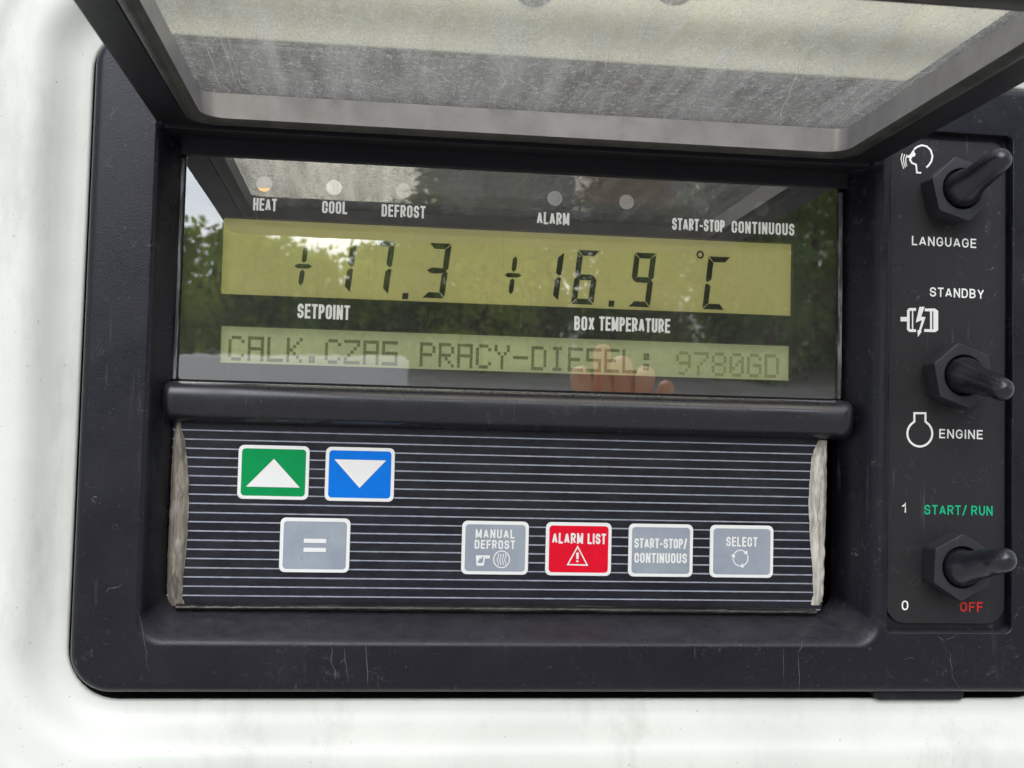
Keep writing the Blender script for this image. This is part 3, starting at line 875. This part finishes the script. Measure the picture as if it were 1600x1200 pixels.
r, a, b, c, e = button((373.2, 694.7), (481.5, 781.5), 'green', 'green button with a white triangle pointing up')
bm = bmesh.new(); poly(bm, tri((a + b) / 2, (c + e) / 2 - .2, 20.6, 11, True), BD); link('symbol', bm, PW, r, smooth=False)
r, a, b, c, e = button((509.5, 697.8), (615, 784.5), 'blue', 'blue button with a white triangle pointing down')
bm = bmesh.new(); poly(bm, tri((a + b) / 2, (c + e) / 2 + .2, 20.2, 11, False), BD); link('symbol', bm, PW, r, smooth=False)
r, a, b, c, e = button((438.5, 808.5), (545.3, 895.3), 'grey', 'grey button with a white equals sign and dark smudges')
bm = bmesh.new()
for y in (1.75, -1.75): poly(bm, rrect((a + b) / 2 - 4.3, (a + b) / 2 + 4.3, (c + e) / 2 + y - .8, (c + e) / 2 + y + .8, .05, 1), BD)
link('symbol', bm, PW, r, smooth=False)

r, a, b, c, e = button((722.5, 813.5), (824.8, 898.5), 'grey', 'grey button reading MANUAL DEFROST above a hand and a coil symbol')
lettering('MANUAL', (743, 840.5), (804.5, 841.5), 3.5, parent=r, **BK)
lettering('DEFROST', (741.5, 857), (805, 858.5), 3.5, parent=r, **BK)
bm = bmesh.new()
def pk(x, y): return at(650 + x / 3.749, 640 + y / 3.749, BD)
stroke(bm, [pk(*p) for p in ((355, 858), (428, 858), (428, 868), (398, 868), (398, 886), (392, 910), (358, 910))], .62, BD, True)
poly(bm, [pk(*p) for p in ((354, 856), (385, 856), (385, 872), (370, 872), (370, 885), (354, 885))], BD)
poly(bm, [pk(*p) for p in ((360, 898), (398, 898), (394, 914), (360, 914))], BD)
cu, cv = pk(501, 877)
stroke(bm, arc(cu, cv, 3.15, 3.3, 0, 360, 28), .42, BD, True)
for dx in (-1.5, -.5, .5, 1.5):
    stroke(bm, [(cu + dx + .3 * math.sin(k * 1.1), cv + 2.2 - k * .55) for k in range(9)], .32, BD)
link('symbol', bm, PW, r, smooth=False)

r, a, b, c, e = button((853.5, 815.5), (954.5, 900.3), 'red', 'red button reading ALARM LIST above a warning triangle')
lettering('ALARM', (862.5, 849), (911, 849.5), 4.2, parent=r, **BK)
lettering('LIST', (918, 850), (946.5, 850.5), 4.2, parent=r, **BK)
bm = bmesh.new()
stroke(bm, [pk(*p) for p in ((947, 803), (888, 908), (1003, 911))], .5, BD, True)
stroke(bm, [pk(946, 838), pk(945, 876)], .95, BD); stroke(bm, [pk(945, 884), pk(945, 893)], .95, BD)
link('symbol', bm, PW, r, smooth=False)

r, a, b, c, e = button((982.8, 818), (1082, 902), 'grey', 'grey button reading START-STOP/ CONTINUOUS')
lettering('START-STOP/', (991, 856), (1073, 857.5), 3.95, parent=r, **BK)
lettering('CONTINUOUS', (991, 879), (1073, 880.5), 4.0, parent=r, **BK)

r, a, b, c, e = button((1110, 820), (1207.8, 903.3), 'grey', 'grey button reading SELECT above a ring of arrows')
lettering('SELECT', (1134.5, 853.5), (1183.5, 854.5), 3.9, parent=r, **BK)
bm = bmesh.new()
cu, cv = at(1157, 872, BD)
for k in range(3):
    a0 = 90 + 120 * k
    stroke(bm, arc(cu, cv, 3.1, 3.2, a0 + 52, a0 - 42, 10), .45, BD)
    an = rad(a0 - 52); tx, ty = math.sin(an), -math.cos(an); nx, ny = math.cos(an), math.sin(an)
    px_, py_ = cu + 3.1 * nx, cv + 3.2 * ny
    poly(bm, [(px_ + tx * .9, py_ + ty * .9), (px_ - tx * .8 + nx * 1.0, py_ - ty * .8 + ny * 1.0), (px_ - tx * .8 - nx * 1.0, py_ - ty * .8 - ny * 1.0)], BD)
link('symbol', bm, PW, r, smooth=False)

# ------------------------------------------------------------------ switch plate and toggles
PD = 4.6
plate = empty('switch_plate', panel, W(231, 30, 3))
bm = bmesh.new()
slab(bm, lambda i: rrect(205.6 + i, 255.9 - i, -68.6 + i, 129.2 - i, [7.5, 7.5, 6, 3], 8), 3.0, PD, .5)
link('plate', bm, M['plate'], plate)
TD = PD + .06
SK = dict(d=TD, parent=plate, weight=.155, q=.36, gap=.2, width=.56)
lettering('LANGUAGE', (1424.8, 382.7), (1525.3, 388), 3.85, mat=PW, **SK)
lettering('STANDBY', (1452.8, 463), (1537.3, 467), 3.85, mat=PW, **SK)
lettering('ENGINE', (1467.5, 684.5), (1535.5, 686.5), 3.75, mat=PW, **SK)
lettering('1', (1409.5, 801), (1416.5, 801), 3.9, mat=PW, **SK)
lettering('START/ RUN', (1444, 803.5), (1550.7, 806), 3.9, mat=M['print_green'], **SK)
lettering('0', (1408.8, 953.5), (1419.5, 953.5), 3.9, mat=PW, **SK)
lettering('OFF', (1500, 955), (1535.5, 956.5), 3.9, mat=M['print_red'], **SK)
def z6(x, y): return at(1300 + x / 3.75, 180 + y / 3.75, TD)
def z7(x, y): return at(1300 + x / 3.75, 440 + y / 3.75, TD)
bm = bmesh.new()                                   # speaking head
stroke(bm, [z6(480, 200), z6(500, 185), z6(525, 176), z6(555, 183), z6(578, 205), z6(588, 240), z6(582, 270), z6(565, 295), z6(552, 306)], .75, TD)
stroke(bm, [z6(480, 205), z6(462, 232), z6(446, 244), z6(462, 250), z6(456, 262), z6(468, 280), z6(492, 290), z6(497, 336), z6(522, 338)], .75, TD)
poly(bm, [z6(480, 215), z6(490, 228), z6(482, 243), z6(466, 245), z6(456, 262), z6(452, 245), z6(466, 225)], TD)
for k, dx in enumerate((0, 14, 28)):
    stroke(bm, [z6(440 - dx, 232 - 4 * k), z6(432 - dx, 256), z6(433 - dx * .7, 284 + 4 * k), z6(440 - dx * .7, 298 + 8 * k)], .4, TD)
link('talking_head_symbol', bm, PW, plate, smooth=False)
bm = bmesh.new()                                   # electric motor
poly(bm, [z7(401, 207), z7(442, 207), z7(442, 233), z7(401, 233)], TD)
stroke(bm, [z7(492, 163), z7(455, 163), z7(447, 172), z7(447, 278), z7(456, 287), z7(492, 287)], 1.15, TD)
stroke(bm, [z7(472, 165), z7(472, 285)], .55, TD)
stroke(bm, [z7(543, 166), z7(600, 166), z7(614, 176), z7(614, 280), z7(602, 288), z7(540, 286)], 1.15, TD)
stroke(bm, [z7(580, 168), z7(580, 286)], .9, TD); stroke(bm, [z7(600, 168), z7(600, 286)], 1.0, TD)
poly(bm, [z7(512, 148), z7(542, 148), z7(522, 205), z7(548, 208), z7(520, 290), z7(525, 292), z7(503, 325), z7(500, 284), z7(508, 287), z7(526, 226), z7(490, 240)], TD)
link('motor_symbol', bm, PW, plate, smooth=False)
bm = bmesh.new()                                   # engine outline
stroke(bm, [z7(482, 820), z7(482, 771), z7(547, 771), z7(547, 820)] + [z7(514 + 73 * math.cos(rad(t)), 890 - 76 * math.sin(rad(t))) for t in range(58, -239, -11)], .85, TD, True)
link('engine_symbol', bm, PW, plate, smooth=False)

def toggle(nut_px, rot, tip_px, tip_d, label, crease=False):
    d_front = 15.0
    cu, cv = at(*nut_px, d_front)
    root = empty('toggle_switch', panel, W(cu, cv, PD)); root['label'] = label
    bm = bmesh.new()
    def hexa(r, n=6):
        return [(cu + r * math.cos(rad(rot + 60 * (i // 4)) + 0) * 1.0, 0) for i in range(24)]
    def hx(r):                                     # hexagon whose corners carry a small round
        o = []
        for i in range(6):
            for s in (-2.2, 2.2):
                a = rad(rot + 60 * i + s); o.append((cu + r * math.cos(a), cv + r * math.sin(a)))
        return o
    def circ(r): return [(cu + r * math.cos(rad(rot + 60 * i + s)), cv + r * math.sin(rad(rot + 60 * i + s))) for i in range(6) for s in (-15, 15)]
    L = [ring(bm, hx(13.1), PD - .4), ring(bm, hx(13.1), d_front - .5), ring(bm, hx(12.95), d_front - .15), ring(bm, hx(12.6), d_front)]
    for x, y in zip(L, L[1:]): bridge(bm, x, y)
    def cir(r, n=48): return [(cu + r * math.cos(math.tau * i / n), cv + r * math.sin(math.tau * i / n)) for i in range(n)]
    H = [ring(bm, cir(8.5), d_front), ring(bm, cir(8.1), d_front - .5), ring(bm, cir(8.1), d_front - 6)]
    fill(bm, [L[-1], H[0]])
    for x, y in zip(H, H[1:]): bridge(bm, x, y)
    link('nut', bm, M['nut'], root, angle=25)
    # rubber boot: a lathe along a bent axis
    tu, tv = at(*tip_px, tip_d)
    p0 = Vector((cu, cv, d_front - 5.5)); p1 = Vector((cu, cv, d_front + 1.0)); p2 = Vector((tu, tv, tip_d))
    bm = bmesh.new()
    ax = (p2 - p1).normalized(); Ln = (p2 - p1).length
    secs = []
    for t, r in ((0, 7.5), (.45, 7.6), (.8, 7.5)): secs.append((p0.lerp(p1, t), Vector((0, 0, 1)).lerp(ax, t * .35), r))
    prof = [(.0, 7.3), (.08, 7.05), (.17, 6.5), (.27, 5.95), (.38, 5.6), (.52, 5.35), (.68, 5.15), (.84, 4.95), (.95, 4.8), (1.0, 4.6)]
    if crease: prof = [(.0, 7.2), (.08, 6.9), (.17, 6.3), (.28, 5.9), (.42, 5.7), (.55, 5.5), (.66, 5.2), (.74, 5.0), (.82, 5.15), (.9, 5.1), (1.0, 4.85)]
    for t, r in prof: secs.append((p1.lerp(p2, t), Vector((0, 0, 1)).lerp(ax, min(1, .4 + t * 2.2)), r))
    re = prof[-1][1]
    for k in range(1, 6):
        a = rad(90 * k / 5.4); secs.append((p2 + ax * re * math.sin(a), ax, re * math.cos(a)))
    rings = []
    for c, n_, r in secs:
        n_ = n_.normalized(); s = n_.cross(Vector((0, 1, 0))).normalized(); q = n_.cross(s)
        rings.append([bm.verts.new(W(*(c + s * r * math.cos(math.tau * i / 32) + q * r * math.sin(math.tau * i / 32)))) for i in range(32)])
    for x, y in zip(rings, rings[1:]): bridge(bm, x, y)
    cap(bm, rings[-1])
    link('rubber_boot', bm, M['rubber'], root, angle=80, weighted=False)
toggle((1504, 294.7), 43.5, (1562, 250), 33, 'toggle switch beside the talking head symbol, lever tilted up')
toggle((1506.7, 586.7), 40.7, (1565, 608), 33, 'toggle switch between STANDBY and ENGINE, lever tilted down')
toggle((1504, 886.7), 28.0, (1568, 875), 33, 'toggle switch under the green START/ RUN lettering, lever tip rounded by a waist', True)

# ------------------------------------------------------------------ raised lid
lid = empty('lid', panel, W(56, 116, 6))
lid['label'] = 'raised black framed lid with scuffed clear window'
FV = 118.0                                          # height of the flange underside
TL = lambda a, b, c: W(a, c, b)                     # outline in (u, d), third value is the height v
def lid_frame():
    bm = bmesh.new()
    def o_(i): return rrect(-86.4 + i, 201 - i, 4.0 + i, 207 - i, [3, 3, 9, 9], 8)
    def n_(i): return rrect(-73.6 - i, 186.0 + i, 12.5 - i, 175.5 + i, [9, 9, 9, 9], 8)
    L = [ring(bm, o_(1.5), 134, TL), ring(bm, o_(.2), 133, TL), ring(bm, o_(0), 131.5, TL), ring(bm, o_(0), FV + 1.2, TL), ring(bm, o_(.35), FV + .35, TL), ring(bm, o_(1.2), FV, TL)]
    for a, b in zip(L, L[1:]): bridge(bm, a, b)
    H = [ring(bm, n_(.8), FV, TL), ring(bm, n_(.1), FV + .8, TL), ring(bm, n_(0), 134, TL)]
    fill(bm, [L[-1], H[0]])
    for a, b in zip(H, H[1:]): bridge(bm, a, b)
    fill(bm, [L[0], H[-1]])
    return link('lid_frame', bm, M['lid_plastic'], lid, angle=40)
lid_frame()
def lid_lip():
    bm = bmesh.new()
    def o_(i): return rrect(-73.5 + i, 185.9 - i, 12.6 + i, 175.4 - i, [9, 9, 9, 9], 8)
    pr = [(0, 128), (0, 118.4), (.5, 116.9), (1.6, 116.1), (3.4, 115.9), (5.2, 116.5), (6.2, 117.6)]
    L = [ring(bm, o_(i), v, TL) for i, v in pr]
    for a, b in zip(L, L[1:]): bridge(bm, a, b)
    return link('window_lip', bm, M['lid_lip'], lid, angle=60, weighted=False)
lid_lip()
def lid_window():
    bm = bmesh.new()
    def i_(i): return rrect(-67.3 - i, 179.7 + i, 18.8 - i, 169.2 + i, [5, 5, 5, 5], 8)
    A = ring(bm, i_(0), 117.6, TL); B = ring(bm, i_(1.2), 127.4, TL)
    bridge(bm, A, B, 1)
    link('window_wall', bm, M['lid_wall'], lid, angle=60, weighted=False)
    bm = bmesh.new()
    slab(bm, lambda i: rrect(-72.5 + i, 185 - i, 13.5 + i, 174.5 - i, 6, 6), 129.8, 127.5, -.3, T=TL, back=True, nb=1)
    # long hand-made scratches, thin ribbons on the lower face
    rng = random.Random(3)
    def scratch(p, q, w, wob):
        n = 18; prev = None; sd_ = rng.uniform(0, 99)
        for k in range(n + 1):
            t = k / n
            x = p[0] + (q[0] - p[0]) * t + wob * mnoise.noise(Vector((t * 5, sd_, 0))); y = p[1] + (q[1] - p[1]) * t + wob * mnoise.noise(Vector((t * 5, sd_, 7)))
            nx, ny = -(q[1] - p[1]), (q[0] - p[0]); l = math.hypot(nx, ny); ww = .7 * w * (.35 + .65 * math.sin(math.pi * (.08 + .84 * t))) / l
            cur = (bm.verts.new(TL(x - nx * ww, y - ny * ww, 127.38)), bm.verts.new(TL(x + nx * ww, y + ny * ww, 127.38)))
            if prev:
                f = bm.faces.new((prev[0], prev[1], cur[1], cur[0])); f.material_index = 1
            prev = cur
    def dp(px, py):                                 # point of the window's lower face under a pixel
        r_ = RC @ Vector(((px - 800) / F_PX, 1, -(py - 600) / F_PX)); k = 127.38 / r_.z
        return (r_.x * k, CAM_D - r_.y * k)
    for a, b, w, wb in (((302, 15), (347, 138), .16, 1.2), ((325, 0), (372, 138), .14, 1.0), ((337, 0), (378, 138), .14, 1.0),
                        ((553, 95), (626, 125), .2, 3), ((645, 95), (720, 137), .2, 3), ((560, 125), (620, 147), .16, 2), ((775, 75), (790, 140), .2, 4), ((790, 112), (840, 140), .16, 2),
                        ((500, 80), (530, 92), .18, 2), ((1215, 190), (1262, 80), .15, 1.5), ((1262, 80), (1340, 12), .15, 1.5), ((1240, 110), (1285, 30), .1, 1.2),
                        ((1300, 190), (1365, 160), .2, 1.5), ((1365, 160), (1600, 35), .16, 1), ((1340, 155), (1420, 100), .1, 1), ((1310, 185), (1400, 110), .1, 1.5), ((945, 110), (952, 70), .12, 1), ((915, 118), (925, 74), .12, 1)):
        scratch(dp(*a), dp(*b), w, wb)
    for k in range(150):
        x, y = rng.uniform(-62, 175), rng.uniform(22, 150); an = rng.choice((rng.gauss(-.5, .25), rng.gauss(1.2, .3))); ln = rng.uniform(2, 9)
        scratch((x, y), (x + ln * math.cos(an), y + ln * math.sin(an)), rng.uniform(.05, .11), 1.8)
    link('window', bm, [M['lid_window'], M['scratch']], lid, smooth=False)
lid_window()
bm = bmesh.new()
slab(bm, lambda i: rrect(-83.5 + i, 196.5 - i, 116.2 + i, 119.4 - i, .5, 3), -11.8, 6.0, .4)
link('hinge_flange', bm, M['lid_plastic'], lid)
bm = bmesh.new()
slab(bm, lambda i: rrect(-82.0 + i, 194.0 - i, 109.6 + i, 117 - i, .8, 3), -11.8, -6.6, .5)
link('hinge_strip', bm, M['lid_plastic'], lid)

# ------------------------------------------------------------------ hand of the person taking the picture (seen in the display as a reflection)
def hand():
    def chain(bm, pts, radii):
        lay = bm.verts.layers.skin.verify()
        vs = []
        for p, r in zip(pts, radii):
            v = bm.verts.new(W(*p)); v[lay].radius = (r * MM, r * MM); vs.append(v)
        for a, b in zip(vs, vs[1:]): bm.edges.new((a, b))
        return vs
    bm = bmesh.new(); lay = bm.verts.layers.skin.verify()
    wrist = chain(bm, [(232, -75, 560), (226, -48, 520), (214, 0, 488)], [27, 24, 27])
    wrist[0][lay].use_root = True
    def finger(pts, radii):
        vs = chain(bm, pts, radii); bm.edges.new((wrist[2], vs[0]))
    finger([(188, 26, 474), (184, 52, 462), (181, 72, 454), (180, 86, 450)], [11, 8.4, 7.4, 6.2])          # index, raised
    finger([(200, 30, 474), (199, 62, 458), (194, 70, 440), (188, 62, 428)], [11, 9.6, 9, 7.6])              # middle, curled over
    finger([(212, 26, 474), (217, 56, 458), (214, 62, 440), (208, 54, 428)], [10.5, 9, 8.4, 7])              # ring
    finger([(224, 18, 476), (236, 46, 462), (233, 53, 446), (228, 46, 436)], [9.5, 7.6, 7, 6.2])              # little
    finger([(190, 2, 478), (174, 24, 466), (165, 50, 452), (160, 66, 444)], [12, 10.5, 9.8, 8.6])              # thumb
    me = bpy.data.meshes.new('person'); bm.to_mesh(me); bm.free()
    o = bpy.data.objects.new('person', me); COL.objects.link(o)
    o.modifiers.new('skin', 'SKIN').use_smooth_shade = True
    sb = o.modifiers.new('sub', 'SUBSURF'); sb.levels = 2; sb.render_levels = 2
    mt = plain('skin', (.86, .44, .27), .5, .4, .08, 60); mt.node_tree.nodes['Principled BSDF'].inputs['Subsurface Weight'].default_value = .1
    me.materials.append(mt)
    tag(o, 'raised hand of the photographer, seen as a reflection in the display window', 'person')
    bm = bmesh.new()
    rows = []
    for (u, v, d, r) in ((231, -70, 548, 30), (236, -95, 590, 38), (246, -150, 690, 46), (258, -220, 830, 55)):
        rows.append([bm.verts.new(W(u + r * math.cos(math.tau * i / 20), v + r * math.sin(math.tau * i / 20) * .9, d)) for i in range(20)])
    for a, b in zip(rows, rows[1:]): bridge(bm, a, b)
    link('sleeve', bm, plain('dark sleeve cloth', (.03, .035, .05), .9), o)
hand()
